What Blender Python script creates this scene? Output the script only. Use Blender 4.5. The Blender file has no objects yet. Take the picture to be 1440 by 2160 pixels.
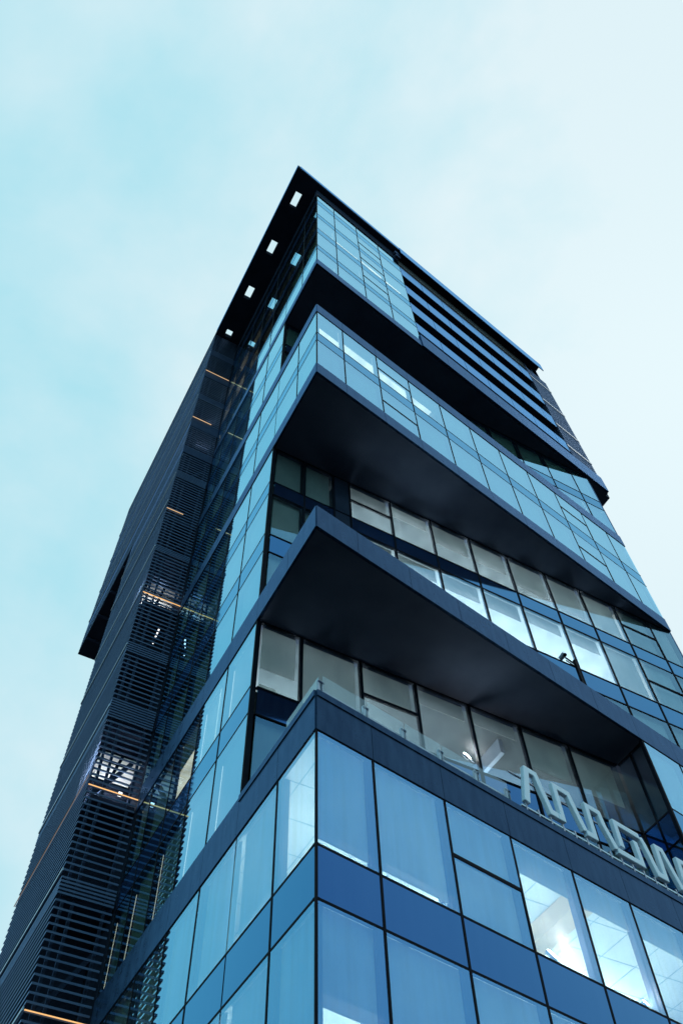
import bpy, bmesh, math, random
from mathutils import Matrix, Vector
random.seed(7)
S = bpy.context.scene
COL = S.collection

# ------------------------------------------------------------------ camera
cam_data = bpy.data.cameras.new('camera')
cam = bpy.data.objects.new('camera', cam_data); COL.objects.link(cam)
RT = Vector((0.87665386, -0.48053881, -0.02367419))
UP = Vector((-0.39869012, -0.75311777, 0.52331617))
FW = Vector((0.26930319, 0.44932848, 0.85180967))
M = Matrix.Identity(4)
for i in range(3):
    M[i][0], M[i][1], M[i][2] = RT[i], UP[i], -FW[i]
M[0][3], M[1][3], M[2][3] = -6.69788827, -12.71845259, 1.6
cam.matrix_world = M
cam_data.sensor_fit = 'VERTICAL'; cam_data.sensor_height = 36.0; cam_data.sensor_width = 24.0
cam_data.lens = 1834.0503 / 2160 * 36
cam_data.clip_start = 0.05; cam_data.clip_end = 5000
S.camera = cam

# ------------------------------------------------------------------ world: pale evening sky behind a thin veil of cloud
W = bpy.data.worlds.new('World'); S.world = W; W.use_nodes = True
nt = W.node_tree; N = nt.nodes; LK = nt.links; N.clear()
out = N.new('ShaderNodeOutputWorld')
sky = N.new('ShaderNodeTexSky'); sky.sky_type = 'NISHITA'; sky.sun_disc = False
SUN_EL, SUN_AZ = math.radians(58), math.radians(75)     # azimuth from +Y towards +X
sky.sun_elevation = SUN_EL; sky.sun_rotation = SUN_AZ
sky.air_density = 1.0; sky.dust_density = 2.0; sky.ozone_density = 1.0
bg_sky = N.new('ShaderNodeBackground'); bg_sky.inputs['Strength'].default_value = 0.10
LK.new(sky.outputs[0], bg_sky.inputs['Color'])
tc = N.new('ShaderNodeTexCoord')
mp = N.new('ShaderNodeMapping'); mp.inputs['Location'].default_value = (0.3, 6.3, 3.6)
LK.new(tc.outputs['Generated'], mp.inputs['Vector'])
nz = N.new('ShaderNodeTexNoise'); nz.inputs['Scale'].default_value = 1.25; nz.inputs['Detail'].default_value = 7
nz.inputs['Roughness'].default_value = 0.54; nz.inputs['Distortion'].default_value = 0.3
LK.new(mp.outputs[0], nz.inputs['Vector'])
# whiter towards the veiled sun (upper right), bluer away from it
sun_dir = Vector((math.sin(SUN_AZ) * math.cos(SUN_EL), math.cos(SUN_AZ) * math.cos(SUN_EL), math.sin(SUN_EL)))
dt = N.new('ShaderNodeVectorMath'); dt.operation = 'DOT_PRODUCT'; dt.inputs[1].default_value = sun_dir
LK.new(tc.outputs['Generated'], dt.inputs[0])
ma = N.new('ShaderNodeMath'); ma.operation = 'MULTIPLY_ADD'; ma.inputs[1].default_value = 0.30; ma.inputs[2].default_value = -0.205
LK.new(dt.outputs['Value'], ma.inputs[0])
ad = N.new('ShaderNodeMath'); ad.operation = 'ADD'
LK.new(ma.outputs[0], ad.inputs[0]); LK.new(nz.outputs['Fac'], ad.inputs[1])
cr = N.new('ShaderNodeValToRGB')
cr.color_ramp.elements[0].position = 0.40; cr.color_ramp.elements[0].color = (0.36, 0.76, 0.875, 1)
cr.color_ramp.elements[1].position = 0.61; cr.color_ramp.elements[1].color = (0.75, 0.905, 0.955, 1)
LK.new(ad.outputs[0], cr.inputs['Fac'])
bg_veil = N.new('ShaderNodeBackground'); bg_veil.inputs['Strength'].default_value = 1.0
LK.new(cr.outputs[0], bg_veil.inputs['Color'])
mx = N.new('ShaderNodeMixShader'); mx.inputs['Fac'].default_value = 0.97
LK.new(bg_sky.outputs[0], mx.inputs[1]); LK.new(bg_veil.outputs[0], mx.inputs[2])
LK.new(mx.outputs[0], out.inputs['Surface'])

# ------------------------------------------------------------------ sun, soft through the veil, behind the tower
sd = bpy.data.lights.new('sun', 'SUN'); sd.energy = 0.5; sd.angle = math.radians(16); sd.color = (1.0, 0.97, 0.93)
sun = bpy.data.objects.new('sun', sd); COL.objects.link(sun)
sun.rotation_euler = sun_dir.to_track_quat('Z', 'Y').to_euler()

S.view_settings.view_transform = 'Standard'; S.view_settings.look = 'None'
S.view_settings.exposure = 0.0; S.view_settings.gamma = 1.0; S.view_settings.use_curve_mapping = False
S.render.engine = 'CYCLES'
S.cycles.max_bounces = 10; S.cycles.diffuse_bounces = 3; S.cycles.glossy_bounces = 4
S.cycles.transparent_max_bounces = 16; S.cycles.transmission_bounces = 4
S.cycles.use_denoising = True; S.cycles.caustics_reflective = False; S.cycles.caustics_refractive = False
S.cycles.sample_clamp_indirect = 4.0

# ------------------------------------------------------------------ materials
def new_mat(name):
    m = bpy.data.materials.new(name); m.use_nodes = True
    m.node_tree.nodes.clear()
    return m, m.node_tree.nodes, m.node_tree.links

def pos_noise(n, l, scale, stretch=(1, 1, 1), detail=3.0):
    g = n.new('ShaderNodeNewGeometry')
    mpn = n.new('ShaderNodeMapping'); mpn.inputs['Scale'].default_value = stretch
    l.new(g.outputs['Position'], mpn.inputs['Vector'])
    t = n.new('ShaderNodeTexNoise'); t.inputs['Scale'].default_value = scale; t.inputs['Detail'].default_value = detail
    l.new(mpn.outputs[0], t.inputs['Vector'])
    return t.outputs['Fac']

def ramp(n, l, fac, c0, c1, p0=0.3, p1=0.7):
    r = n.new('ShaderNodeValToRGB')
    r.color_ramp.elements[0].position = p0; r.color_ramp.elements[0].color = (*c0, 1)
    r.color_ramp.elements[1].position = p1; r.color_ramp.elements[1].color = (*c1, 1)
    l.new(fac, r.inputs['Fac'])
    return r.outputs['Color']

def schlick(n, l, f0, f90, power):
    """colour of the coated surface's reflection, growing from f0 head-on to f90 at a glance"""
    lw = n.new('ShaderNodeLayerWeight'); lw.inputs['Blend'].default_value = 0.5
    p = n.new('ShaderNodeMath'); p.operation = 'POWER'; p.inputs[1].default_value = power
    l.new(lw.outputs['Facing'], p.inputs[0])
    m = n.new('ShaderNodeMix'); m.data_type = 'RGBA'
    m.inputs[6].default_value = (*f0, 1); m.inputs[7].default_value = (*f90, 1)
    l.new(p.outputs[0], m.inputs['Factor'])
    return m.outputs[2]

def glass_mat(name, f0, f90, power, tint, dirt=0.05, rough=0.012):
    m, n, l = new_mat(name)
    F = schlick(n, l, f0, f90, power)
    gl = n.new('ShaderNodeBsdfGlossy'); gl.inputs['Roughness'].default_value = rough
    l.new(F, gl.inputs['Color'])
    # very slight waviness of the panes
    bp = n.new('ShaderNodeBump'); bp.inputs['Strength'].default_value = 0.02; bp.inputs['Distance'].default_value = 0.02
    l.new(pos_noise(n, l, 0.9, (1, 1, 1), 1.0), bp.inputs['Height']); l.new(bp.outputs[0], gl.inputs['Normal'])
    inv = n.new('ShaderNodeMix'); inv.data_type = 'RGBA'; inv.blend_type = 'SUBTRACT'
    inv.inputs['Factor'].default_value = 1.0; inv.inputs[6].default_value = (1, 1, 1, 1); l.new(F, inv.inputs[7])
    mul = n.new('ShaderNodeMix'); mul.data_type = 'RGBA'; mul.blend_type = 'MULTIPLY'
    mul.inputs['Factor'].default_value = 1.0; l.new(inv.outputs[2], mul.inputs[6]); mul.inputs[7].default_value = (*tint, 1)
    tr = n.new('ShaderNodeBsdfTransparent'); l.new(mul.outputs[2], tr.inputs['Color'])
    add = n.new('ShaderNodeAddShader'); l.new(gl.outputs[0], add.inputs[0]); l.new(tr.outputs[0], add.inputs[1])
    # rain streaks and dust: a faint diffuse film
    df = n.new('ShaderNodeBsdfDiffuse'); df.inputs['Color'].default_value = (0.42, 0.5, 0.58, 1)
    tl = n.new('ShaderNodeBsdfTranslucent'); tl.inputs['Color'].default_value = (0.8, 0.85, 0.9, 1)
    dd = n.new('ShaderNodeMixShader'); dd.inputs['Fac'].default_value = 0.6
    l.new(df.outputs[0], dd.inputs[1]); l.new(tl.outputs[0], dd.inputs[2])
    film = n.new('ShaderNodeMixShader')
    st = pos_noise(n, l, 1.0, (5, 5, 0.25), 4.0)
    mr = n.new('ShaderNodeMapRange'); mr.inputs['From Min'].default_value = 0.42; mr.inputs['From Max'].default_value = 0.72
    mr.inputs['To Min'].default_value = dirt * 0.4; mr.inputs['To Max'].default_value = dirt
    l.new(st, mr.inputs['Value']); l.new(mr.outputs[0], film.inputs['Fac'])
    l.new(add.outputs[0], film.inputs[1]); l.new(dd.outputs[0], film.inputs[2])
    # the coating is on the outer skin: leaving a pane from within just passes
    geo = n.new('ShaderNodeNewGeometry'); clr = n.new('ShaderNodeBsdfTransparent')
    bk = n.new('ShaderNodeMixShader'); l.new(geo.outputs['Backfacing'], bk.inputs['Fac'])
    l.new(film.outputs[0], bk.inputs[1]); l.new(clr.outputs[0], bk.inputs[2])
    o = n.new('ShaderNodeOutputMaterial'); l.new(bk.outputs[0], o.inputs['Surface'])
    return m

def coated_mat(name, f0, f90, power, base0, base1, rough, streak=(7, 7, 0.4), scale=1.0, rough_var=0.0):
    m, n, l = new_mat(name)
    F = schlick(n, l, f0, f90, power)
    gl = n.new('ShaderNodeBsdfGlossy'); gl.inputs['Roughness'].default_value = rough; l.new(F, gl.inputs['Color'])
    df = n.new('ShaderNodeBsdfDiffuse')
    fac = pos_noise(n, l, scale, streak, 6.0)
    l.new(ramp(n, l, fac, base0, base1), df.inputs['Color'])
    if rough_var:
        mr = n.new('ShaderNodeMapRange'); mr.inputs['To Min'].default_value = rough - rough_var; mr.inputs['To Max'].default_value = rough + rough_var
        l.new(pos_noise(n, l, 2.3), mr.inputs['Value']); l.new(mr.outputs[0], gl.inputs['Roughness'])
    add = n.new('ShaderNodeAddShader'); l.new(gl.outputs[0], add.inputs[0]); l.new(df.outputs[0], add.inputs[1])
    o = n.new('ShaderNodeOutputMaterial'); l.new(add.outputs[0], o.inputs['Surface'])
    return m

def plain_mat(name, c0, c1, rough=0.6, scale=4.0, stretch=(1, 1, 1), spec=0.4, metal=0.0, bump=0.0):
    m, n, l = new_mat(name)
    p = n.new('ShaderNodeBsdfPrincipled'); p.inputs['Roughness'].default_value = rough
    p.inputs['Specular IOR Level'].default_value = spec; p.inputs['Metallic'].default_value = metal
    fac = pos_noise(n, l, scale, stretch, 5.0)
    l.new(ramp(n, l, fac, c0, c1), p.inputs['Base Color'])
    if bump:
        b = n.new('ShaderNodeBump'); b.inputs['Strength'].default_value = bump; b.inputs['Distance'].default_value = 0.01
        l.new(fac, b.inputs['Height']); l.new(b.outputs[0], p.inputs['Normal'])
    o = n.new('ShaderNodeOutputMaterial'); l.new(p.outputs[0], o.inputs['Surface'])
    return m

def blind_mat():
    m, n, l = new_mat('pale roller blind')
    c0 = ramp(n, l, pos_noise(n, l, 1.1, (1, 1, 0.7), 5.0), (0.47, 0.49, 0.50), (0.57, 0.59, 0.60))
    oi = n.new('ShaderNodeObjectInfo'); mr = n.new('ShaderNodeMapRange')          # no two blinds aged alike
    mr.inputs['To Min'].default_value = 0.80; mr.inputs['To Max'].default_value = 1.12
    l.new(oi.outputs['Random'], mr.inputs['Value'])
    vm = n.new('ShaderNodeVectorMath'); vm.operation = 'SCALE'; l.new(c0, vm.inputs[0]); l.new(mr.outputs[0], vm.inputs['Scale'])
    c = vm.outputs['Vector']
    d = n.new('ShaderNodeBsdfDiffuse'); t = n.new('ShaderNodeBsdfTranslucent')
    l.new(c, d.inputs['Color']); l.new(c, t.inputs['Color'])
    x = n.new('ShaderNodeMixShader'); x.inputs['Fac'].default_value = 0.40
    l.new(d.outputs[0], x.inputs[1]); l.new(t.outputs[0], x.inputs[2])
    o = n.new('ShaderNodeOutputMaterial'); l.new(x.outputs[0], o.inputs['Surface'])
    return m

def emit_mat(name, colour, strength):
    m, n, l = new_mat(name)
    e = n.new('ShaderNodeEmission'); e.inputs['Color'].default_value = (*colour, 1); e.inputs['Strength'].default_value = strength
    o = n.new('ShaderNodeOutputMaterial'); l.new(e.outputs[0], o.inputs['Surface'])
    return m

GLASS = glass_mat('blue coated glass', (0.032, 0.160, 0.41), (0.46, 0.86, 1.0), 2.5, (0.38, 0.68, 0.93), dirt=0.10)
GLASS_UP = glass_mat('blue coated glass, clean', (0.032, 0.160, 0.41), (0.46, 0.86, 1.0), 2.5, (0.38, 0.68, 0.93), dirt=0.022)
GLASS_CLEAR = glass_mat('terrace glass', (0.03, 0.10, 0.20), (0.5, 0.85, 1.0), 3.6, (0.66, 0.83, 0.93), dirt=0.06)
SPANDREL = coated_mat('blue spandrel glass', (0.012, 0.066, 0.23), (0.30, 0.74, 1.0), 2.9, (0.006, 0.011, 0.030), (0.012, 0.020, 0.046), 0.05)
STRIP = coated_mat('pale blue strip panel', (0.02, 0.06, 0.20), (0.20, 0.46, 0.80), 2.4, (0.02, 0.035, 0.07), (0.03, 0.05, 0.09), 0.12)
BAND = coated_mat('slate blue metal panel', (0.004, 0.013, 0.032), (0.17, 0.31, 0.55), 3.4, (0.005, 0.012, 0.028), (0.022, 0.040, 0.072), 0.30, (4, 4, 0.9), 1.4, rough_var=0.12)
FRAME = plain_mat('near black window frame', (0.004, 0.006, 0.012), (0.008, 0.011, 0.020), 0.6, 3.0, spec=0.04)
JAMB = plain_mat('navy inner frame', (0.010, 0.022, 0.055), (0.016, 0.032, 0.075), 0.6, 3.0, spec=0.2)
SOFFIT = plain_mat('charcoal soffit', (0.036, 0.050, 0.088), (0.060, 0.078, 0.126), 0.8, 0.6, spec=0.2, bump=0.05)
BLACK = plain_mat('black recess', (0.022, 0.031, 0.056), (0.034, 0.046, 0.080), 0.9, 1.0, spec=0.03)
LOUVRE = coated_mat('slate blue louvre metal', (0.018, 0.028, 0.052), (0.19, 0.27, 0.42), 2.6, (0.075, 0.098, 0.160), (0.110, 0.138, 0.210), 0.32, (0.4, 0.4, 4), 1.5)
STEEL = coated_mat('dark blue steel', (0.006, 0.010, 0.022), (0.10, 0.15, 0.27), 3.0, (0.034, 0.044, 0.078), (0.052, 0.066, 0.108), 0.4, (1, 1, 1), 2.0)
BLIND = blind_mat()
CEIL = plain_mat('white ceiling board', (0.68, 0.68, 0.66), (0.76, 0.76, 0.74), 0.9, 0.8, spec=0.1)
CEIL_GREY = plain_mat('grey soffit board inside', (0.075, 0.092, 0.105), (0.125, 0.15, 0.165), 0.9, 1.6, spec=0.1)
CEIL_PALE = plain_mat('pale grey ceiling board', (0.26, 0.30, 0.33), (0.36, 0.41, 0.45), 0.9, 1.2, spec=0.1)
INNER = plain_mat('grey interior wall', (0.22, 0.225, 0.23), (0.30, 0.305, 0.31), 0.9, 0.5, spec=0.1)
CARPET = plain_mat('dark carpet', (0.06, 0.06, 0.065), (0.09, 0.09, 0.095), 0.95, 6.0, spec=0.05)
WOOD = plain_mat('pale timber bulkhead', (0.62, 0.40, 0.22), (0.72, 0.50, 0.30), 0.6, 3.0, (1, 8, 8))
LETTER = plain_mat('white acrylic letter', (0.68, 0.82, 0.98), (0.75, 0.88, 1.0), 0.35, 2.0, (5, 5, 0.6), spec=0.4)
ALU = plain_mat('grey aluminium', (0.24, 0.29, 0.38), (0.34, 0.40, 0.50), 0.35, 3.0, metal=0.5)
CONCRETE = plain_mat('grey pavement concrete', (0.16, 0.16, 0.155), (0.24, 0.235, 0.225), 0.9, 2.5, bump=0.2)
ASPHALT = plain_mat('asphalt', (0.040, 0.040, 0.042), (0.060, 0.060, 0.062), 0.9, 6.0, bump=0.3)
BAL_GLASS = glass_mat('balustrade glass', (0.05, 0.08, 0.10), (0.7, 0.9, 1.0), 4.0, (0.80, 0.92, 0.96), dirt=0.10)
LAMP = emit_mat('added lamp', (0.90, 0.97, 1.0), 11.0)
LAMP_HOT = emit_mat('strong added lamp', (0.92, 0.97, 1.0), 48.0)
SLIT_GLOW = emit_mat('lit gap glow', (0.9, 0.97, 1.0), 1.0)  # stands in for lit gaps beside the blinds
LAMP_MID = emit_mat('medium added lamp', (0.90, 0.97, 1.0), 24.0)
CEIL_GLOW = emit_mat('ceiling glow', (0.96, 0.98, 1.0), 2.6)
def vary(m, lo, hi):
    n, l = m.node_tree.nodes, m.node_tree.links
    e = next(x for x in n if x.type == 'EMISSION')
    mr = n.new('ShaderNodeMapRange'); mr.inputs['From Min'].default_value = 0.3; mr.inputs['From Max'].default_value = 0.7
    mr.inputs['To Min'].default_value = lo; mr.inputs['To Max'].default_value = hi
    l.new(pos_noise(n, l, 1.3), mr.inputs['Value']); l.new(mr.outputs[0], e.inputs['Strength'])
vary(CEIL_GLOW, 1.0, 2.0)
WALL_GLOW = emit_mat('added wall glow', (0.82, 0.95, 1.0), 10.0)
WALL_GLOW_DIM = emit_mat('dim added wall glow', (0.82, 0.95, 1.0), 4.4)
CEIL_GLOW_DIM = emit_mat('dim ceiling glow', (0.90, 0.96, 1.0), 0.9)  # dimmer step of the glow put on the ceiling
vary(CEIL_GLOW_DIM, 0.6, 1.2)
LAMP_DIM = emit_mat('dim light panel', (0.90, 1.0, 0.98), 5.0)
LAMP_SPOT = emit_mat('bright spotlight', (1.0, 0.98, 0.95), 260.0)
LAMP_BULB = emit_mat('small work light', (0.95, 0.98, 1.0), 2.0)
LED = emit_mat('amber light strip', (1.0, 0.56, 0.22), 1.1)
LED_SOFT = emit_mat('soft amber light strip', (1.0, 0.66, 0.36), 0.8)
LED_PALE = emit_mat('pale amber light strip', (1.0, 0.86, 0.82), 0.15)

# ------------------------------------------------------------------ building helpers
ANG = math.radians(79.92493927)
DR = Vector((math.sin(ANG), math.cos(ANG), 0)); NIN_R = Vector((-math.cos(ANG), math.sin(ANG), 0))
ROT_R = math.pi / 2 - ANG
YB = 4.15                                   # front wall of the set-back floors

def link(o, parent=None):
    COL.objects.link(o)
    if parent: o.parent = parent
    return o

def empty(name, loc=(0, 0, 0), label=None, cat=None, group=None, parent=None):
    o = bpy.data.objects.new(name, None); o.empty_display_size = 0.5
    o.location = loc; link(o, parent)
    if label: o['label'] = label
    if cat: o['category'] = cat
    if group: o['group'] = group
    return o

class MB:
    """collects closed shapes into one mesh"""
    def __init__(s): s.v = []; s.f = []
    def box(s, x0, x1, y0, y1, z0, z1, mat=None):
        b = len(s.v)
        for z in (z0, z1):
            for x, y in ((x0, y0), (x1, y0), (x1, y1), (x0, y1)):
                p = Vector((x, y, z)); s.v.append(tuple(mat @ p if mat else p))
        s.f += [tuple(b + i for i in q) for q in ((0, 3, 2, 1), (4, 5, 6, 7), (0, 1, 5, 4), (1, 2, 6, 5), (2, 3, 7, 6), (3, 0, 4, 7))]
    def prism(s, poly, z0, z1):
        b = len(s.v); n = len(poly)
        area = sum(poly[i][0] * poly[(i + 1) % n][1] - poly[(i + 1) % n][0] * poly[i][1] for i in range(n))
        if area < 0: poly = poly[::-1]
        for z in (z0, z1):
            for x, y in poly: s.v.append((x, y, z))
        s.f.append(tuple(b + i for i in range(n - 1, -1, -1))); s.f.append(tuple(b + n + i for i in range(n)))
        for i in range(n):
            j = (i + 1) % n; s.f.append((b + i, b + j, b + n + j, b + n + i))
    def prism_mat(s, poly, y0, y1, mat):
        """polygon in (x, z), extruded along local y, placed by mat"""
        b = len(s.v); n = len(poly)
        area = sum(poly[i][0] * poly[(i + 1) % n][1] - poly[(i + 1) % n][0] * poly[i][1] for i in range(n))
        if area < 0: poly = poly[::-1]
        for y in (y0, y1):
            for x, z in poly: s.v.append(tuple(mat @ Vector((x, y, z))))
        s.f.append(tuple(b + i for i in range(n))); s.f.append(tuple(b + n + i for i in range(n - 1, -1, -1)))
        for i in range(n):
            j = (i + 1) % n; s.f.append((b + i, b + n + i, b + n + j, b + j))
    def bar(s, p, q, w):
        """square bar from p to q"""
        p, q = Vector(p), Vector(q); d = (q - p); L = d.length
        m = Matrix.Translation(p) @ d.to_track_quat('X', 'Z').to_matrix().to_4x4()
        s.box(0, L, -w / 2, w / 2, -w / 2, w / 2, m)
    def mesh(s, name, mat):
        me = bpy.data.meshes.new(name); me.from_pydata(s.v, [], s.f); me.materials.append(mat); me.update()
        return me
    def build(s, name, mat, parent=None, kind=None, bevel=0.0):
        o = bpy.data.objects.new(name, s.mesh(name, mat))
        if bevel:
            b = o.modifiers.new('bevel', 'BEVEL'); b.width = bevel; b.segments = 2; b.limit_method = 'ANGLE'
        if kind: o['kind'] = kind
        return link(o, parent)

CACHE = {}
def box_mesh(name, w, d, h, mat):
    k = (name, round(w, 3), round(d, 3), round(h, 3), mat.name)
    if k not in CACHE:
        b = MB(); b.box(0, w, 0, d, 0, h); CACHE[k] = b.mesh(name, mat)
    return CACHE[k]

# a facade frame turns (along, depth inwards, height) into a place in the world
def frame_r(a0, a1, d, z): return Matrix.Translation(DR * a0 + NIN_R * d + Vector((0, 0, z))) @ Matrix.Rotation(ROT_R, 4, 'Z')
def frame_l(a0, a1, d, z, x=0.0): return Matrix.Translation((x + d, a1, z)) @ Matrix.Rotation(-math.pi / 2, 4, 'Z')
def frame_b(a0, a1, d, z): return Matrix.Translation((a0, YB + d, z))
def frame_ret(a0, a1, d, z): return frame_l(a0, a1, d, z, 14.96)

def piece(name, fr, a0, a1, d0, d1, z0, z1, mat, parent):
    """one box on a facade, its mesh shared with its equals"""
    o = bpy.data.objects.new(name, box_mesh(name, a1 - a0, d1 - d0, z1 - z0, mat))
    o.matrix_local = fr(a0, a1, d0, z0)
    return link(o, parent)

# ------------------------------------------------------------------ the ground
b = MB(); b.box(-900, 900, -900, 900, -1.0, 0.0)
g = b.build('ground', ASPHALT); g['kind'] = 'structure'
b = MB(); b.prism([(-3.4, -2.4), (27.5, 3.1), (27.5, 40), (-6, 40), (-6, -2.4)], 0.004, 0.14)
g = b.build('pavement', CONCRETE); g['kind'] = 'structure'

# ------------------------------------------------------------------ the tower
tower = empty('office_tower', (0, 0, 0), 'tall blue glass office tower with a sharp corner, stepped dark overhangs and louvred wings', 'building')
RS = [0, 1.66, 3.89, 6.10, 8.33, 10.56, 12.78, 15.0, 17.25, 19.45, 21.62, 23.35]
LT = [0, 1.91, 4.15, 6.37, 8.60, 10.80, 13.0, 14.72]
BX = [0.18, 1.62, 3.06, 3.88, 6.05, 8.26, 10.46, 12.62, 14.90, 17.05, 19.22, 21.44, 22.95]
MW = 0.065                                   # width of the dark joints

def r_xy(s, d=0.0):
    p = DR * s + NIN_R * d
    return (p.x, p.y)
WEDGE = [r_xy(0.05, 0.09), r_xy(23.2, 0.09), (23.1, YB + 0.3), (0.09, YB + 0.3)]
FULL = [r_xy(0.05, 0.09), r_xy(23.2, 0.09), (23.1, 24.1), (0.09, 24.1)]
BACK = [(0.09, YB + 0.09), (23.1, YB + 0.09), (23.1, 24.1), (0.09, 24.1)]

PODIUM = [(0.3, 3.3, 'g'), (3.3, 4.4, 's'), (4.4, 7.4, 'g'), (7.4, 8.55, 's'), (8.55, 11.5, 'g'), (11.5, 12.68, 's'), (12.68, 15.7, 'g')]
REC1 = [(16.93, 19.98, 'g'), (19.98, 21.1, 's'), (21.1, 24.17, 'g')]
REC2 = [(25.38, 28.32, 'g'), (28.32, 29.5, 's'), (29.5, 32.52, 'g'), (32.52, 33.52, 's'), (33.52, 36.5, 'g')]
MID = [(37.5, 40.42, 'g'), (40.42, 41.45, 's'), (41.45, 44.42, 'g')]
REC3 = [(45.5, 48.6, 'g'), (48.6, 49.7, 's'), (49.7, 53.1, 'g')]
TOP = [(54.03, 56.5, 'g'), (56.5, 57.45, 's'), (57.45, 60.6, 'g'), (60.6, 61.8, 's'), (61.8, 65.0, 'g'), (65.0, 65.95, 's'),
       (65.95, 69.15, 'g'), (69.15, 70.45, 's'), (70.45, 72.35, 'g')]
BANDS = [(15.7, 16.93), (24.17, 25.38), (36.5, 37.5), (44.42, 45.5), (53.1, 54.03)]

def glazing(fr, cuts, rows, glass=GLASS_UP, transom=(), skip=(), proud=0.012, mw=MW):
    """panes, spandrels and the dark joints of one stretch of curtain wall"""
    z_lo, z_hi = rows[0][0], rows[-1][1]
    for i in range(len(cuts) - 1):
        a0, a1 = cuts[i] + mw / 2, cuts[i + 1] - mw / 2
        for z0, z1, k in rows:
            if (i, z0) in skip: continue
            if k == 's':
                piece('spandrel_panel', fr, a0, a1, 0.0, 0.05, z0 + 0.03, z1 - 0.03, SPANDREL, tower)
            elif (i, z0) in transom:
                zt = z0 + (z1 - z0) * 0.50
                piece('transom', fr, a0, a1, -proud, 0.07, zt - 0.045, zt + 0.045, FRAME, tower)
                piece('glass_pane', fr, a0, a1, 0.006, 0.026, z0 + 0.03, zt - 0.045, glass, tower)
                piece('glass_pane', fr, a0, a1, -0.004, 0.016, zt + 0.045, z1 - 0.03, glass, tower)
            else:
                piece('glass_pane', fr, a0, a1, 0.0, 0.02, z0 + 0.03, z1 - 0.03, glass, tower)
    for a in cuts[1:-1] if fr is not frame_b else cuts[1:-1]:
        piece('mullion', fr, a - mw / 2, a + mw / 2, -proud, 0.10, z_lo, z_hi, FRAME, tower)
        if fr in (frame_r, frame_l):
            jw = 0.125 if rows is PODIUM else 0.05
            piece('window_jamb', fr, a - jw, a + jw, 0.105, 0.26, z_lo + 0.1, z_hi + 0.03, JAMB, tower)
    a0, a1 = cuts[0], cuts[-1]
    levels = sorted({r[0] for r in rows} | {r[1] for r in rows})
    b = MB()
    for z in levels:
        b.box(a0, a1, -proud + 0.004, 0.09, z - 0.028, z + 0.028)
    o = b.build('glazing_rail', FRAME, tower, 'stuff'); o.matrix_local = fr(0, 0, 0, 0) if fr is not frame_l and fr is not frame_ret else fr(0, 0, 0, 0) @ Matrix.Scale(1, 4)
    if fr in (frame_l, frame_ret):           # these frames run backwards along the wall
        for v in o.data.vertices: v.co.x = -v.co.x
        o.data.flip_normals()

def bands(fr, cuts, z0, z1, joint=0.014, d0=-0.03, name='parapet_panel', mat=BAND, halves=False):
    pts = list(cuts)
    for i in range(len(pts) - 1):
        piece(name, fr, pts[i] + joint / 2, pts[i + 1] - joint / 2, d0, 0.06, z0, z1, mat, tower)

# right-hand facade
glazing(frame_r, RS, PODIUM, GLASS, transom={(2, 12.68), (8, 12.68)})
glazing(frame_r, [15.2] + RS[8:], REC1)
glazing(frame_r, RS, MID, transom={(2, 37.5), (2, 41.45), (8, 37.5), (8, 41.45)})
glazing(frame_r, RS[:5], TOP, transom={(2, 57.45), (2, 61.8), (2, 65.95)})
for z0, z1 in BANDS[:4]: bands(frame_r, RS, z0, z1)
bands(frame_r, RS[:5], 53.1, 54.03)
# left-hand facade: the corner bays hang over the set-backs, the others run the full height
glazing(frame_l, LT[:3], PODIUM, GLASS); glazing(frame_l, LT[:3], MID); glazing(frame_l, LT[:3], TOP)
ALL_L = PODIUM
glazing(frame_l, LT[2:], PODIUM, GLASS); glazing(frame_l, LT[2:], REC1); glazing(frame_l, LT[2:], REC2)
glazing(frame_l, LT[2:], MID); glazing(frame_l, LT[2:], REC3); glazing(frame_l, LT[2:], TOP)
for z0, z1 in BANDS: bands(frame_l, LT, z0, z1)
# end joints where the corner bays meet the set-backs
for rows in (REC1, REC2, REC3):
    piece('mullion', frame_l, 4.11, 4.19, -0.012, 0.1, rows[0][0], rows[-1][1], FRAME, tower)
# sharp corner trim
b = MB()
for z0, z1 in ((0.3, 15.7), (37.5, 44.42), (54.03, 72.35)):
    b = MB(); b.prism([(-0.012, -0.012), (0.05, 0.0), (0.06, 0.05), (0.0, 0.05)], z0, z1)
    b.build('corner_trim', FRAME, tower)
# set-back facade behind the terraces
BR1 = [x for x in BX if x not in (3.06, 14.90)][:8] + [14.90]
BR1 = [0.18, 1.65, 3.88, 6.05, 8.26, 10.46, 12.62, 14.90]
glazing(frame_b, BR1, REC1, GLASS_CLEAR, transom={(2, 21.1)}, proud=0.04, mw=0.10)
glazing(frame_b, BX, REC2, GLASS_CLEAR, transom={(3, 33.52), (10, 33.52), (10, 29.5)}, skip={(2, r[0]) for r in REC2}, proud=0.03, mw=0.075)
glazing(frame_b, BX, REC3, GLASS_UP, proud=0.02)
piece('blank_panel', frame_b, 3.12, 3.82, 0.0, 0.06, 25.38, 36.5, BLACK, tower)
glazing(frame_ret, [2.70, 3.42, 4.12], REC1, GLASS_CLEAR, proud=0.03)
for z0, z1 in ((16.93, 24.17), (25.38, 36.5), (45.5, 53.1)):   # dark edge post beside the left facade
    piece('edge_post', frame_b, 0.03, 0.15, -0.02, 0.14, z0, z1, FRAME, tower)
piece('edge_post', frame_r, 15.10, 15.20, -0.01, 0.12, 16.93, 24.17, FRAME, tower)

# overhang slabs: undersides are the dark soffits, tops the terraces
for z0, z1 in ((16.0, 16.82), (24.19, 25.27), (36.52, 37.3), (44.6, 45.42), (53.12, 53.9)):
    b = MB(); b.prism(WEDGE, z0, z1); b.build('overhang_slab', SOFFIT, tower)
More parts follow.
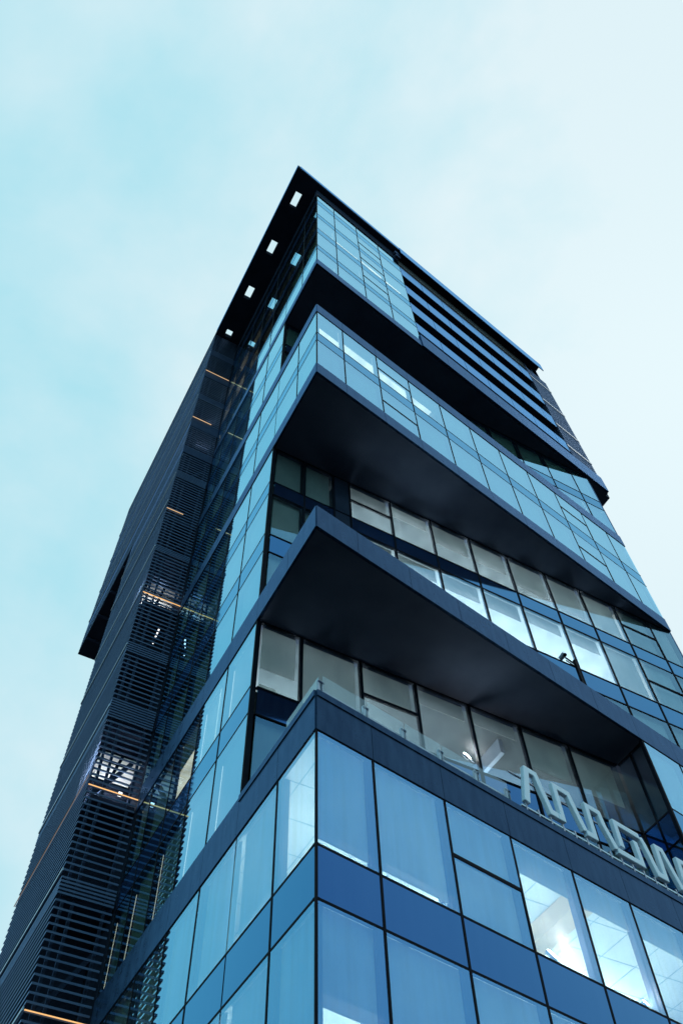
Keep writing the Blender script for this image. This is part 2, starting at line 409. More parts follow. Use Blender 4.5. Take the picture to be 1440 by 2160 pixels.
# rain coping along the podium edge
bands(frame_r, [0, 3.89, 8.33, 12.78, 17.25, 21.62, 23.35], 16.75, 16.945, 0.004, -0.06, 'coping')
bands(frame_l, [0.0, 4.15], 16.75, 16.945, 0.004, -0.06, 'coping')

# floors inside: dark carpet above, white ceiling below
slab_levels = [(3.35, 4.35, FULL), (7.45, 8.5, FULL), (11.55, 12.63, FULL), (15.75, 16.0, FULL), (20.05, 21.05, BACK), (24.25, 25.3, BACK), (28.38, 29.45, BACK),
               (32.58, 33.47, BACK), (36.58, 37.4, FULL), (40.48, 41.4, FULL), (44.47, 44.6, FULL), (48.66, 49.65, BACK), (53.15, 53.95, FULL),
               (56.56, 57.4, FULL), (60.66, 61.75, FULL), (65.06, 65.9, FULL), (69.2, 70.4, FULL), (72.4, 74.1, FULL)]
def inset(poly, in_back):
    if poly is BACK: return [(0.12, YB + 0.14), (23.0, YB + 0.14), (23.0, 24.0), (0.12, 24.0)]
    return [r_xy(0.16, 0.14), r_xy(23.1, 0.14), (23.0, 24.0), (0.12, 24.0)]
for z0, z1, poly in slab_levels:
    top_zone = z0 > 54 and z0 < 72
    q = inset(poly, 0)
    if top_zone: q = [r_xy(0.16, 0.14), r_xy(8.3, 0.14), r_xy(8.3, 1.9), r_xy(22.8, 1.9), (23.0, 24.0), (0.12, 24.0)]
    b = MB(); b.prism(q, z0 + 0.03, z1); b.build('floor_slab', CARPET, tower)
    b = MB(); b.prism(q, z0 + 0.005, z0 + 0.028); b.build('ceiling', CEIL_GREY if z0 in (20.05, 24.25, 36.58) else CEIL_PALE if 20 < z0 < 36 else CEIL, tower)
# service core and back walls
b = MB(); b.box(3.5, 21, 11.5, 15, 0.2, 74); b.build('service_core', INNER, tower)
b = MB(); b.box(0.02, 23.12, 24.12, 24.4, 0.2, 74.1); b.build('rear_wall', BAND, tower)
b = MB(); b.box(23.14, 23.3, 4.3, 24.1, 0.2, 74.1); b.build('side_wall', BAND, tower)
b = MB(); b.box(0.02, 0.16, 14.78, 24.1, 0.2, 74.1); b.build('party_wall', BLACK, tower)

# ------------------------------------------------------------------ top right: stacked glazed strips with deep black gaps
STRIPS = [(55.95, 57.6), (59.93, 61.8), (64.0, 65.9), (68.6, 70.6)]
SX = RS[4:11] + [22.78]
for z0, z1 in STRIPS:
    for i in range(len(SX) - 1):
        piece('strip_panel', frame_r, SX[i] + 0.02, SX[i + 1] - 0.02, 0.0, 0.05, z0, z1, STRIP, tower)
    piece('strip_ledge', frame_r, 8.36, 22.78, 0.06, 1.85, z0 + 0.02, z0 + 0.3, BLACK, tower)
piece('recess_back_wall', frame_r, 8.36, 22.78, 1.86, 1.95, 55.0, 74.1, BLACK, tower)
piece('recess_side_wall', frame_r, 8.29, 8.35, 0.02, 1.9, 54.1, 74.1, BLACK, tower)
bands(frame_r, [8.33, 10.56, 12.78, 15.0, 17.25, 19.45, 21.62, 23.35, 25.5], 53.1, 55.05, 0.014, -0.10)
piece('recess_floor', frame_r, 8.36, 22.78, 0.07, 1.85, 53.95, 54.6, SOFFIT, tower)
# dark head beam below the roof
piece('head_beam', frame_r, 0.02, 8.33, 0.03, 0.3, 72.38, 74.18, BLACK, tower)
piece('head_beam', frame_l, 0.05, 14.7, 0.03, 0.3, 72.38, 74.18, BLACK, tower)
b = MB(); b.box(-0.3, 0.3, 0, 0.7, 0, 0.55); b.box(-0.2, 0.25, 0.05, 0.5, -0.5, 0.0)
o = b.build('corbel_bracket', STEEL, tower); o.matrix_local = frame_r(8.25, 0, -0.25, 73.4)

# ------------------------------------------------------------------ roof canopy with square holes
def yf(x): return -0.78 + 0.1777 * (x + 2.07)
xs = [-2.07, -1.38, -0.80, 0.0]
ys = [None, 0.93, 2.16, 5.25, 6.46, 9.57, 10.72, 13.9, 14.6, 24.4, 35.5]
bm = bmesh.new(); grid = {}
for i, x in enumerate(xs):
    for j, y in enumerate(ys):
        grid[i, j] = bm.verts.new((x, yf(x) if y is None else y, 74.2))
for i in range(3):
    for j in range(len(ys) - 1):
        if i == 1 and j in (1, 3, 5, 7): continue
        bm.faces.new((grid[i, j], grid[i, j + 1], grid[i + 1, j + 1], grid[i + 1, j]))
ext = bmesh.ops.extrude_face_region(bm, geom=bm.faces[:])
bmesh.ops.translate(bm, verts=[v for v in ext['geom'] if isinstance(v, bmesh.types.BMVert)], vec=(0, 0, 0.8))
bmesh.ops.recalc_face_normals(bm, faces=bm.faces[:])
me = bpy.data.meshes.new('roof_canopy'); bm.to_mesh(me); bm.free(); me.materials.append(BLACK)
link(bpy.data.objects.new('roof_canopy', me), tower)
b = MB(); b.prism([(0.002, yf(0)), (24.55, yf(24.55)), (24.55, 24.4), (0.002, 24.4)], 74.2, 75.0); b.build('roof_deck', BLACK, tower)
# roof edge trims
for i in range(4):
    s0, s1 = -1.98 + i * 2.58, -1.98 + (i + 1) * 2.58 - 0.01
    piece('roof_fascia', frame_r, s0, s1, -0.45, -0.412, 74.40, 75.02, STRIP, tower)
for i in range(7):
    s0 = 8.35 + i * 2.40
    piece('roof_fascia', frame_r, s0, s0 + 2.385, -0.48, -0.412, 73.55, 75.03, STRIP, tower)
for i in range(6):
    y0 = -0.75 + i * 2.57
    b = MB(); b.box(-2.11, -2.075, y0, y0 + 2.555, 74.45, 75.02); b.build('roof_fascia', STRIP, tower)

# ------------------------------------------------------------------ blinds behind the panes
def blind(fr, a0, a1, z_top, z_low, m=0.13):
    piece('roller_blind', fr, a0 + m, a1 - m, 0.20, 0.212, z_low, z_top + 0.045, BLIND, tower)
rng = random.Random(3)
def row_blinds(fr, cuts, z0, z1, drops, m=0.13):
    for i in range(len(cuts) - 1):
        d = drops[i % len(drops)] if not callable(drops) else drops(i)
        if d <= 0: continue
        blind(fr, cuts[i], cuts[i + 1], z1, z1 - (z1 - z0 - 0.03) * d, m)
row_blinds(frame_r, RS, 12.68, 15.7, [0.90, 0.90, 1.0, 0.26, 0.26, 0.26, 0.3, 0.5, 1, 1, 1])
row_blinds(frame_r, RS, 8.55, 11.5, [0.62, 0.78, 0.86, 0.84, 0.6, 0.9, 1, 1, 1, 1, 1])
row_blinds(frame_r, [15.2] + RS[8:], 21.1, 24.17, [1, 1, 0.9, 1]); row_blinds(frame_r, [15.2] + RS[8:], 16.93, 19.98, [1, 1, 1, 1])
row_blinds(frame_r, RS, 41.45, 44.42, [0.50, 0.36, 0.34, 0.44, 1, 1, 0.95, 1, 1, 1, 1])
row_blinds(frame_r, RS, 37.5, 40.42, [1, 1, 1, 1, 0.97, 1, 1, 1, 1, 1, 1])
row_blinds(frame_r, RS[:5], 61.8, 65.0, [0.62, 0.55, 0.45, 0.5]); row_blinds(frame_r, RS[:5], 57.45, 60.6, [1, 1, 0.8, 0.78])
row_blinds(frame_r, RS[:5], 65.95, 69.15, [1, 1, 1, 1]); row_blinds(frame_r, RS[:5], 54.03, 56.5, [1, 0.7, 1, 1])
row_blinds(frame_r, RS[:5], 70.45, 72.35, [0.8, 0.3, 0.9, 1])
row_blinds(frame_l, LT, 12.68, 15.7, [0, 0.96, 0.95, 1, 0.9, 1, 1]); row_blinds(frame_l, LT, 8.55, 11.5, [0.8, 0.97, 1, 1, 0.95, 1, 1])
row_blinds(frame_l, LT[2:], 16.93, 19.98, [1, 1, 1, 1, 1], 0.16); row_blinds(frame_l, LT[2:], 21.1, 24.17, [1, 1, 0.4, 1, 1], 0.16)
for z0, z1 in ((25.38, 28.32), (29.5, 32.52), (33.52, 36.5), (37.5, 40.42), (41.45, 44.42), (45.5, 48.6), (49.7, 53.1), (54.03, 56.5)):
    row_blinds(frame_l, LT[2:], z0, z1, lambda i: rng.choice([1, 1, 0.97, 0.9, 1]))
row_blinds(frame_l, LT[:3], 37.5, 40.42, [1, 1]); row_blinds(frame_l, LT[:3], 41.45, 44.42, [1, 1])
row_blinds(frame_l, LT[:3], 54.03, 56.5, [1, 1]); row_blinds(frame_l, LT[:3], 57.45, 60.6, [1, 1])
row_blinds(frame_b, BR1, 21.1, 24.17, [0.64, 1, 0.46, 0.22, 0.2, 0.55, 0.62]); row_blinds(frame_b, BR1, 16.93, 19.98, [0.98, 1, 0.4, 0, 0.3, 0.3, 0.2])
row_blinds(frame_b, BX, 33.52, 36.5, [0.96, 0.96, 0, 0.35, 0.28, 0.5, 0.5, 0.68, 0.78, 0.9, 1, 1])
row_blinds(frame_b, BX, 29.5, 32.52, [0.97, 0.96, 0, 0.5, 0.3, 0.34, 0.34, 0.26, 0.30, 0.92, 1, 1])
row_blinds(frame_b, BX, 25.38, 28.32, [1, 1, 0, 1, 1, 1, 1, 1, 1, 1, 1, 1])
row_blinds(frame_b, BX, 49.7, 53.1, [1] * 12); row_blinds(frame_b, BX, 45.5, 48.6, [1] * 10 + [0.6, 0.7])

# ------------------------------------------------------------------ office ceilings seen from below: added glow panels, tile grid, bulkheads, partitions
SLITS = [(6.13, 17.1, 19.6), (8.33, 17.15, 19.55), (10.6, 17.15, 19.55), (12.87, 17.15, 19.55), (14.6, 17.15, 19.55), (6.09, 21.5, 23.7), (8.33, 21.6, 23.7)]
def yr(x): return x / math.tan(ANG)
def added_hung_light(fr, a0, a1, d, z_ceil, drop, mat, w=0.16, h=0.10):
    """an added linear lamp under the ceiling, out of view"""
    piece('added_lamp', fr, a0, a1, d, d + w, z_ceil - drop - h, z_ceil - drop, mat, tower)
def added_floor_light(fr, a0, a1, d, z_floor, mat, w=0.30):
    """an added linear light low on the floor, below view, brightening the ceiling"""
    piece('added_lamp', fr, a0, a1, d, d + w, z_floor + 0.06, z_floor + 0.16, mat, tower)
added_hung_light(frame_r, 6.3, 15.0, 3.6, 15.75, 0.45, LAMP_HOT); added_hung_light(frame_r, 6.3, 15.0, 5.0, 15.75, 0.45, LAMP_HOT)  # lamps added out of view to brighten the podium ceilings
added_floor_light(frame_r, 6.3, 15.0, 1.6, 12.7, LAMP_MID)
added_floor_light(frame_r, 0.9, 6.0, 1.9, 12.7, LAMP_HOT); added_floor_light(frame_r, 1.0, 12.0, 1.9, 8.6, LAMP_HOT)
def glow_ceiling(fr, cuts, bays, z_ceil, d1=1.3, d0=0.24, trim=0.0):
    """added glow strips under the ceiling per bay, brighter inwards like a lit ceiling"""
    for i in bays:
        dm = d0 + (d1 - d0) * 0.3; t0 = 0.62 if (i == 0 and fr is frame_r) else trim
        piece('ceiling_glow', fr, cuts[i] + t0, cuts[i + 1] - trim, d0, dm - 0.005, z_ceil - 0.015, z_ceil - 0.002, CEIL_GLOW_DIM, tower)
        piece('ceiling_glow', fr, cuts[i] + t0, cuts[i + 1] - trim, dm, d1, z_ceil - 0.015, z_ceil - 0.002, CEIL_GLOW, tower)
glow_ceiling(frame_r, RS, (0, 1, 2, 3), 44.475)  # stepped glow standing in for a ceiling lit from deeper inside
glow_ceiling(frame_r, RS, (0, 1, 2, 3), 65.065, 0.9); glow_ceiling(frame_r, RS, (2, 3), 60.665, 0.9)
glow_ceiling(frame_r, RS, (1,), 56.565, 0.8); glow_ceiling(frame_r, RS, (1,), 72.405, 0.8)
for i in (4, 5, 6): piece('ceiling_glow', frame_l, LT[i] + (0.15 if i == 4 else 0.0), LT[i + 1], 0.22, 1.5, 24.24, 24.253, CEIL_GLOW, tower)  # added ceiling glow for the one bright left-hand pane
# added glow panels, out of view in the set-back rooms: they light the lowered blinds from behind
for i in range(7): piece('added_glow_wall', frame_b, BR1[i] + 0.03, BR1[i + 1] - 0.03, 3.2, 3.25, 21.25, 24.1, (WALL_GLOW, WALL_GLOW, WALL_GLOW, WALL_GLOW_DIM, WALL_GLOW_DIM, WALL_GLOW_DIM, WALL_GLOW_DIM)[i], tower)
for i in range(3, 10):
    piece('added_glow_wall', frame_b, BX[i] + 0.03, BX[i + 1] - 0.03, 2.4, 2.45, 33.6, 36.4, WALL_GLOW, tower)
    piece('added_glow_wall', frame_b, BX[i] + 0.03, BX[i + 1] - 0.03, 2.4, 2.45, 29.6, 32.4, WALL_GLOW, tower)
for z in (53.98, 57.42, 61.78): added_floor_light(frame_l, 11.0, 14.5, 0.7, z, LAMP)
added_floor_light(frame_b, 19.3, 22.6, 0.9, 45.5, LAMP)
# upright glowing slivers standing in for lit gaps beside the left facade's blinds
for t, z0, z1 in SLITS:
    piece('glow_bar', frame_l, t - 0.012, t + 0.012, 0.13, 0.15, z0, z1, SLIT_GLOW, tower)
# tile joints on the two lowest ceilings in view
for z in (15.752, 11.552):
    b = MB()
    for k in range(10): b.box(0.25, 16 if k > 2 else (0.6 + k * 1.2) * 5.0, 0.6 + k * 1.2, 0.62 + k * 1.2, z - 0.006, z)
    for k in range(13):
        x = 0.5 + k * 1.2; b.box(x, x + 0.02, yr(x) + 0.3, 11.4, z - 0.007, z - 0.001)
    b.build('ceiling_grid', ALU, tower, 'stuff')
for (z0, z1) in ((12.68, 15.74),):
    b = MB(); b.box(8.6, 9.2, yr(9) + 0.5, 9.0, z1 - 0.55, z1 - 0.02); b.build('timber_bulkhead', WOOD, tower)
    b = MB(); b.box(5.4, 16, 8.6, 8.75, z0, z1); b.build('partition', CEIL, tower)
b = MB(); b.box(0.2, 14.9, 9.0, 9.12, 16.9, 24.2); b.build('partition', INNER, tower)
b = MB(); b.box(0.2, 22.9, 8.4, 8.52, 25.4, 36.5); b.build('partition', INNER, tower)
b = MB(); b.box(3.3, 3.42, YB + 0.4, 8.4, 25.4, 36.5); b.build('partition', INNER, tower)
b = MB(); b.box(19.6, 19.72, YB + 0.4, 8.4, 25.4, 36.5); b.build('partition', INNER, tower)
b = MB(); b.box(8.1, 8.22, yr(8.2) + 0.4, 11.4, 41.45, 44.4); b.build('partition', INNER, tower)
b = MB(); b.box(10.15, 10.32, YB + 0.9, 8.9, 23.55, 24.2); b.build('ceiling_duct', ALU, tower)
# white column and cupboard beside the first terrace window
b = MB(); b.box(0.55, 1.15, YB + 0.7, YB + 1.3, 21.1, 22.1); b.build('cupboard', CEIL, tower)

# lamps that glare through the glass
def spotlight(name, loc, label, r=0.13, mat=LAMP_SPOT):
    t = empty(name, loc, label, 'lamp', 'lamps glowing inside the offices')
    # a tilted flood head: glowing face in a shallow housing on a short yoke
    b = MB(); m = Matrix.Rotation(math.radians(24), 4, 'Z') @ Matrix.Rotation(math.radians(-32), 4, 'X')
    b.box(-r * 1.5, r * 1.5, -0.02, 0.0, -r, r, m); b.build('lamp_face', mat, t)
    b = MB(); b.box(-r * 1.6, r * 1.6, 0.004, 0.09, -r * 1.1, r * 1.1, m); b.build('lamp_housing', ALU, t)
    b = MB(); b.box(-0.015, 0.015, 0.03, 0.06, -0.5, -r * 1.1, m); b.build('yoke', ALU, t)
    return t
spotlight('flood_lamp', (7.05, yr(7.05) + 0.38, 13.2), 'brightest white lamp, glaring low behind the fourth podium window from the corner', 0.10)
spotlight('flood_lamp', (10.1, yr(10.1) + 0.32, 13.1), 'smaller white lamp glaring at the sill of the fifth podium window from the corner', 0.05)
spotlight('flood_lamp', (8.06, YB + 0.32, 22.0), 'white lamp glaring behind the terrace window above the glass balustrade', 0.08)
spotlight('flood_lamp', (3.72, yr(3.72) + 0.42, 13.25), 'small lamp shining under the lowered blind of the second podium window', 0.05)

# ------------------------------------------------------------------ left wing wrapped in louvres
wing = empty('louvred_wing', (-2.07, 14.75, 0), parent=tower); wing['label'] = 'dark louvred wing left of the glass facade with amber light lines'
WO = Vector((-2.07, 14.75, 0))
def wbox(name, x0, x1, y0, y1, z0, z1, mat, parent=wing, off=WO):
    o = bpy.data.objects.new(name, box_mesh(name, x1 - x0, y1 - y0, z1 - z0, mat)); o.location = Vector((x0, y0, z0)) - off
    return link(o, parent)
DENSE = [(11.8, 12.4), (20.0, 20.65), (28.4, 29.3), (32.45, 33.1), (40.6, 41.2), (48.9, 49.6)]
SOLID = [(52.25, 53.1), (56.15, 57.3), (60.8, 61.55), (64.95, 66.05), (69.4, 70.45)]
blade_cache = {}
def louvre_blade(z, y_end, h=0.075):
    k = (y_end, h)
    if k not in blade_cache:
        b = MB()
        dp = 0.065                                        # L-shaped in plan, mitred at the outer corner
        poly = [(0, 0), (2.0, 0), (2.0, dp), (dp, dp), (dp, y_end - 14.75), (0, y_end - 14.75)]
        n = len(poly); tilt = 0.025
        v = [(x, y, 0) for x, y in poly] + [(x, y, h) for x, y in poly]
        # outer edges hang lower than the inner ones
        v = [(x, y, zz - (tilt if (y < dp / 2 or x < dp / 2) else 0)) for x, y, zz in v]
        f = [tuple(range(n - 1, -1, -1)), tuple(range(n, 2 * n))] + [(i, (i + 1) % n, n + (i + 1) % n, n + i) for i in range(n)]
        me = bpy.data.meshes.new('louvre_blade'); me.from_pydata(v, [], f); me.materials.append(LOUVRE); me.update()
        blade_cache[k] = me
    o = bpy.data.objects.new('louvre_blade', blade_cache[k]); o.location = (0, 0, z)
    return link(o, wing)
z = 5.6; nb = 0
while z < 74.0:
    if any(a <= z <= c for a, c in SOLID): z += 0.05; continue
    louvre_blade(z, 24.2 if z < 53.7 else 35.5); nb += 1
    z += 0.145 if any(a <= z < c for a, c in DENSE) else 0.285
for a, c in SOLID:
    wbox('floor_band', -2.06, -0.02, 14.76, 14.84, a, c, STEEL)
    wbox('floor_band', -2.06, -2.0, 14.86, 24.2 if c < 53.7 else 35.5, a, c, STEEL)
FL = [7.9, 12.0, 16.15, 20.4, 24.65, 28.85, 32.85, 36.9, 41.0, 45.0, 49.3, 53.3, 57.35, 61.3, 65.8, 70.0]
for z in FL:
    wbox('floor_plate', -1.86, -0.02, 15.1, 24.1, z - 0.28, z, STEEL)
for x in (-1.78, -1.42, -0.32):
    wbox('louvre_post', x - 0.05, x + 0.05, 14.93, 15.05, 4.0, 74.0, STEEL)
for y in (18.0, 21.0, 24.0):
    wbox('louvre_post', -1.9, -1.8, y, y + 0.12, 4.0, 74.0, STEEL)
for i, z in enumerate(FL[:-1]):
    if i % 2 == 0:
        b = MB(); b.bar((-1.75, 15.35, z + 0.1), (-0.25, 15.35, z + 2.6), 0.16)
        o = b.build('cross_brace', STEEL, wing); o.location = -WO
wbox('wing_wall', -1.88, -0.02, 16.9, 17.0, 4.0, 74.0, BLACK)
wbox('wing_wall', -1.90, -1.88, 17.0, 24.1, 4.0, 74.0, BLACK)
wbox('wing_base', -2.07, -0.02, 14.78, 24.2, 0.15, 5.5, STEEL)
# upper part of the wing reaches farther back
wbox('upper_wall', -1.90, -0.02, 24.45, 35.4, 53.9, 74.15, BLACK)
wbox('upper_soffit', -2.07, -0.02, 24.25, 35.5, 53.55, 53.75, BLACK)
for y in (26.0, 28.5, 31.0, 33.5):
    wbox('soffit_joist', -2.0, -0.1, y, y + 0.2, 53.4, 53.54, STEEL)
# lit plant floors: white boards and lamps behind the blades
def lit_floor(z_floor, z_ceil, lamps, mat):
    for i in range(3):
        for j in range(2):
            x0 = -1.80 + j * 0.92
            wbox('ceiling_board', x0, x0 + 0.78, 15.16 + i * 0.56, 15.62 + i * 0.56, z_ceil - 0.04, z_ceil, CEIL)
    for x, y in lamps:
        wbox('glow_bar', x - 0.3, x + 0.3, y - 0.06, y + 0.06, z_floor + 1.6, z_floor + 1.68, mat)
lit_floor(24.0, 26.9, [(-1.3, 16.5), (-0.6, 16.7)], LAMP_HOT)
lit_floor(36.2, 38.5, [(-1.1, 16.7)], LAMP_HOT)
wbox('wall_board', -1.7, -0.15, 16.80, 16.86, 53.4, 56.1, CEIL)
wbox('glow_bar', -1.4, -0.3, 15.9, 15.96, 53.45, 53.53, LAMP)
wbox('wall_board', -1.0, -0.15, 16.80, 16.86, 57.5, 60.7, CEIL)
wbox('glow_bar', -0.9, -0.3, 15.9, 15.96, 57.55, 57.62, LAMP)
for k in range(5):
    wbox('work_light', -0.86 + k * 0.03, -0.79 + k * 0.03, 15.3, 15.36, 34.3 + k * 0.26, 34.38 + k * 0.26, LAMP_BULB)
wbox('work_light', -0.75, -0.6, 15.2, 15.3, 25.1, 25.25, LAMP_BULB)
# amber light lines
for z, xe, m in ((16.15, -0.05, LED), (24.69, -0.05, LED), (36.92, -0.05, LED), (45.05, -1.05, LED_SOFT), (57.4, -0.65, LED_SOFT), (65.9, -0.1, LED_SOFT)):
    wbox('light_strip', -2.07, xe, 14.66, 14.70, z, z + 0.024, m)
for z in (25.2,):
    wbox('light_strip', -2.15, -2.11, 14.8, 24.1, z, z + 0.02, LED_PALE)
for z in (21.0, 29.0, 33.0, 37.6, 41.2, 46.0, 49.4, 16.2):
    wbox('floor_trim', -2.12, -2.075, 14.8, 24.1, z, z + 0.12, ALU)
for z in (57.3, 61.3, 65.8, 70.0):
    wbox('floor_trim', -2.12, -2.075, 14.8, 35.4, z, z + 0.12, ALU)

# ------------------------------------------------------------------ right wing, its louvres flush with the front
rw = empty('louvred_wing', (0, 0, 0), parent=tower); rw['label'] = 'small dark louvred wing at the top right edge'
me_r = None
z = 55.2
RW_SOLID = [(57.0, 57.3), (60.6, 60.9), (65.1, 65.4), (69.9, 70.2)]
while z < 71.9:
    if me_r is None:
        b = MB(); b.box(22.86, 25.4, 0.0, 0.14, 0, 0.11, Matrix.Rotation(ROT_R, 4, 'Z'))
        p = DR * 25.4; b.box(p.x - 0.14, p.x, p.y + 0.16, p.y + 9.0, 0, 0.11)
        me_r = b.mesh('louvre_blade', LOUVRE)
    o = bpy.data.objects.new('louvre_blade', me_r); o.location = (0, 0, z); link(o, rw)
    z += 0.26
for a, c in RW_SOLID:
    piece('floor_band', frame_r, 22.84, 25.42, -0.03, -0.005, a, c, ALU, rw)
piece('wing_wall', frame_r, 22.84, 25.3, 0.35, 0.45, 53.8, 71.9, BLACK, rw)
p = DR * 25.4
b = MB(); b.box(23.4, p.x - 0.25, p.y + 0.4, p.y + 9.0, 53.8, 71.8); b.build('wing_core', BLACK, rw)
b = MB(); b.prism([r_xy(22.9, 0.03), r_xy(25.55, 0.03), (25.15, 4.72), (25.5, 4.75), (25.5, 13.4), (23.35, 13.4)], 53.12, 53.8); b.build('wing_soffit', SOFFIT, rw)
for k in range(3):
    piece('roof_bracket', frame_r, 23.2 + k * 0.85, 23.3 + k * 0.85, 0.1, 0.9, 71.95, 74.2, STEEL, rw)

# ------------------------------------------------------------------ glass balustrade on the podium terrace
bal = empty('glass_balustrade', (DR * 0.3 + NIN_R * 0.3 + Vector((0, 0, 16.83))), 'clear glass balustrade with thin grey rail along the podium terrace edge', 'balustrade')
BO = bal.location.copy()
def bpiece(name, fr, a0, a1, d0, d1, z0, z1, mat):
    o = bpy.data.objects.new(name, box_mesh(name, a1 - a0, d1 - d0, z1 - z0, mat))
    o.matrix_local = Matrix.Translation(-BO) @ fr(a0, a1, d0, z0); return link(o, bal)
bs = [0.42, 1.86, 3.13, 4.43, 5.73, 6.9]
for i in range(5):
    bpiece('glass_panel', frame_r, bs[i] + 0.03, bs[i + 1] - 0.03, 0.30, 0.318, 16.90, 18.0, BAL_GLASS)
for s in bs:
    for q in (-0.055, 0.055):
        bpiece('post', frame_r, s + q - 0.02, s + q + 0.02, 0.34, 0.42, 16.83, 17.85, ALU)
    for zz in (17.05, 17.75):
        bpiece('glass_clamp', frame_r, s - 0.09, s + 0.09, 0.32, 0.345, zz, zz + 0.05, STEEL)
bpiece('handrail', frame_r, 0.45, 6.9, 0.43, 0.48, 17.62, 17.67, ALU)
bpiece('glass_panel', frame_l, 0.45, 2.2, 0.30, 0.318, 16.90, 18.0, BAL_GLASS)
bpiece('post', frame_l, 0.46, 0.50, 0.34, 0.42, 16.83, 17.85, ALU)

# ------------------------------------------------------------------ sign letters on the parapet
sign = empty('rooftop_sign', (DR * 10.5 + Vector((0, 0, 16.945))), 'white block letters of a sign standing on the podium parapet', 'sign')
SO = sign.location.copy()
MS = Matrix.Translation(-SO) @ Matrix.Rotation(ROT_R, 4, 'Z')
def letter(polys):
    b = MB()
    for p in polys: b.prism_mat(p, -0.02, 0.20, MS)
    o = b.build('letter', LETTER, sign)
    md = o.modifiers.new('bevel', 'BEVEL'); md.width = 0.02; md.segments = 2
    return o
lo, hi = 17.33, 18.77
def ribbon(path, w):
    """outline of a stroke of width w along a path in the sign's plane, mitred"""
    pts = [Vector(p) for p in path]; L, R = [], []
    for i, p in enumerate(pts):
        d0 = (pts[i] - pts[i - 1]).normalized() if i else None
        d1 = (pts[i + 1] - pts[i]).normalized() if i < len(pts) - 1 else None
        if d0 is None: n = Vector((-d1.y, d1.x)); k = 1
        elif d1 is None: n = Vector((-d0.y, d0.x)); k = 1
        else:
            n0, n1 = Vector((-d0.y, d0.x)), Vector((-d1.y, d1.x)); n = (n0 + n1).normalized(); k = min(1.25, 1 / max(0.2, n.dot(n0)))
        L.append(p + n * w / 2 * k); R.append(p - n * w / 2 * k)
    return L, R
def stroke_letter(paths, w=0.215):
    b = MB()
    for path in paths:
        L, R = ribbon(path, w)
        n = len(L); base = len(b.v)
        for y in (-0.02, 0.12):
            for p in L: b.v.append(tuple(MS @ Vector((p.x, y, p.y))))
            for p in R: b.v.append(tuple(MS @ Vector((p.x, y, p.y))))
        for i in range(n - 1):
            l0, l1, r0, r1 = base + i, base + i + 1, base + n + i, base + n + i + 1
            o_ = 2 * n
            b.f += [(l0, r0, r1, l1), (l0 + o_, l1 + o_, r1 + o_, r0 + o_), (l0, l1, l1 + o_, l0 + o_), (r0, r0 + o_, r1 + o_, r1)]
        b.f += [(base, base + 2 * n, base + 3 * n, base + n), (base + n - 1, base + 2 * n - 1, base + 4 * n - 1, base + 3 * n - 1)]
    o = b.build('letter', LETTER, sign)
    bm = bmesh.new(); bm.from_mesh(o.data); bmesh.ops.recalc_face_normals(bm, faces=bm.faces[:]); bm.to_mesh(o.data); bm.free()
    md = o.modifiers.new('bevel', 'BEVEL'); md.width = 0.022; md.segments = 2; md.limit_method = 'ANGLE'
    return o
stroke_letter([[(7.20, 17.33), (7.50, 18.62), (7.86, 18.62), (8.18, 17.47), (8.45, 17.47)]])
stroke_letter([[(8.46, 17.47), (8.64, 17.47), (8.64, 18.62), (9.22, 18.62), (9.30, 18.3), (9.56, 17.50)]])
stroke_letter([[(9.58, 17.48), (9.96, 17.48), (9.98, 18.60), (10.52, 18.60), (10.58, 18.2), (10.86, 17.5)]])
stroke_letter([[(10.88, 17.49), (11.99, 17.49), (11.98, 18.30)], [(11.20, 17.72), (11.22, 18.61), (12.32, 18.61)]])
stroke_letter([[(12.36, 18.61), (12.46, 18.4), (12.68, 17.48), (13.02, 17.48), (13.10, 18.60), (13.36, 18.60), (13.72, 17.48), (14.0, 17.48)]])
stroke_letter([[(14.02, 17.48), (14.14, 18.60), (14.62, 18.60), (14.9, 17.48)]])
def spiece(name, a0, a1, d0, d1, z0, z1, mat):
    o = bpy.data.objects.new(name, box_mesh(name, a1 - a0, d1 - d0, z1 - z0, mat))
    o.matrix_local = Matrix.Translation(-SO) @ frame_r(a0, a1, d0, z0); return link(o, sign)
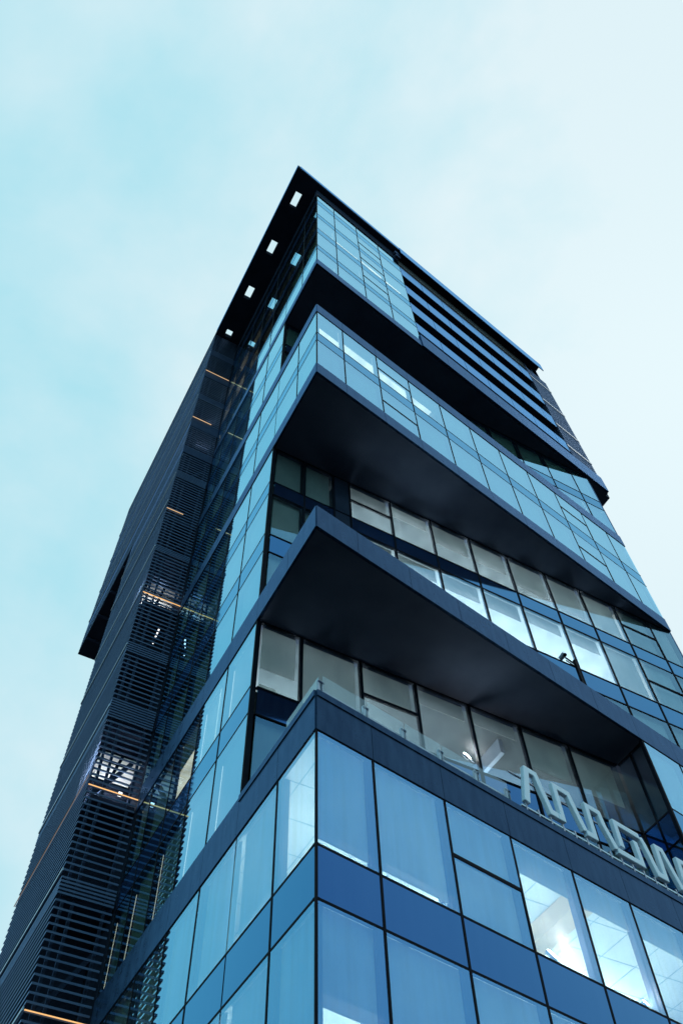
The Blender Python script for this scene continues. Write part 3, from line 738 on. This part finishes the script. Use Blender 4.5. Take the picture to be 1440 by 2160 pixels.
spiece('sign_rail', 7.0, 15.0, 0.23, 0.27, 18.44, 18.48, ALU)
spiece('sign_rail', 7.0, 15.0, 0.05, 0.10, 17.16, 17.21, LETTER)
spiece('sign_rail', 7.0, 15.0, 0.23, 0.27, 17.05, 17.09, ALU)
for k in range(17):
    s = 7.15 + k * 0.48
    spiece('bracket', s, s + 0.05, 0.04, 0.27, 16.95, 17.32, ALU)
for k in range(13):  # white boxes in the gaps under the letters
    s = 8.3 + k * 0.52
    spiece('infill_box', s, s + 0.3, 0.12, 0.2, 16.96, 17.13, LETTER)

# ------------------------------------------------------------------ camera pole on the second terrace slab
cp = empty('security_camera', (DR * 13.0 + NIN_R * 0.3 + Vector((0, 0, 25.27))), 'security camera on a thin dark pole above the blue parapet band', 'camera')
Rz = Matrix.Rotation(ROT_R, 3, 'Z')
b = MB(); b.box(-0.05, 0.05, -0.05, 0.05, 0, 2.05); o = b.build('pole', FRAME, cp); o.rotation_euler.z = ROT_R
b = MB(); b.box(-0.70, -0.05, -0.025, 0.025, 1.78, 1.83); b.box(-0.60, -0.05, -0.02, 0.02, 1.62, 1.65); o = b.build('arm', FRAME, cp); o.rotation_euler.z = ROT_R
bm = bmesh.new(); bmesh.ops.create_cone(bm, segments=14, radius1=0.10, radius2=0.10, depth=0.28, cap_ends=True)
bmesh.ops.rotate(bm, verts=bm.verts[:], matrix=Matrix.Rotation(math.radians(70), 3, 'X'))
bmesh.ops.translate(bm, verts=bm.verts[:], vec=(-0.78, 0, 1.74))
me = bpy.data.meshes.new('camera_body'); bm.to_mesh(me); bm.free(); me.materials.append(ALU)
o = link(bpy.data.objects.new('camera_body', me), cp); o.rotation_euler.z = ROT_R
bm = bmesh.new(); bmesh.ops.create_uvsphere(bm, u_segments=12, v_segments=8, radius=0.075)
bmesh.ops.translate(bm, verts=bm.verts[:], vec=(-0.80, -0.14, 1.69))
me = bpy.data.meshes.new('lens'); bm.to_mesh(me); bm.free(); me.materials.append(FRAME)
o = link(bpy.data.objects.new('lens', me), cp); o.rotation_euler.z = ROT_R
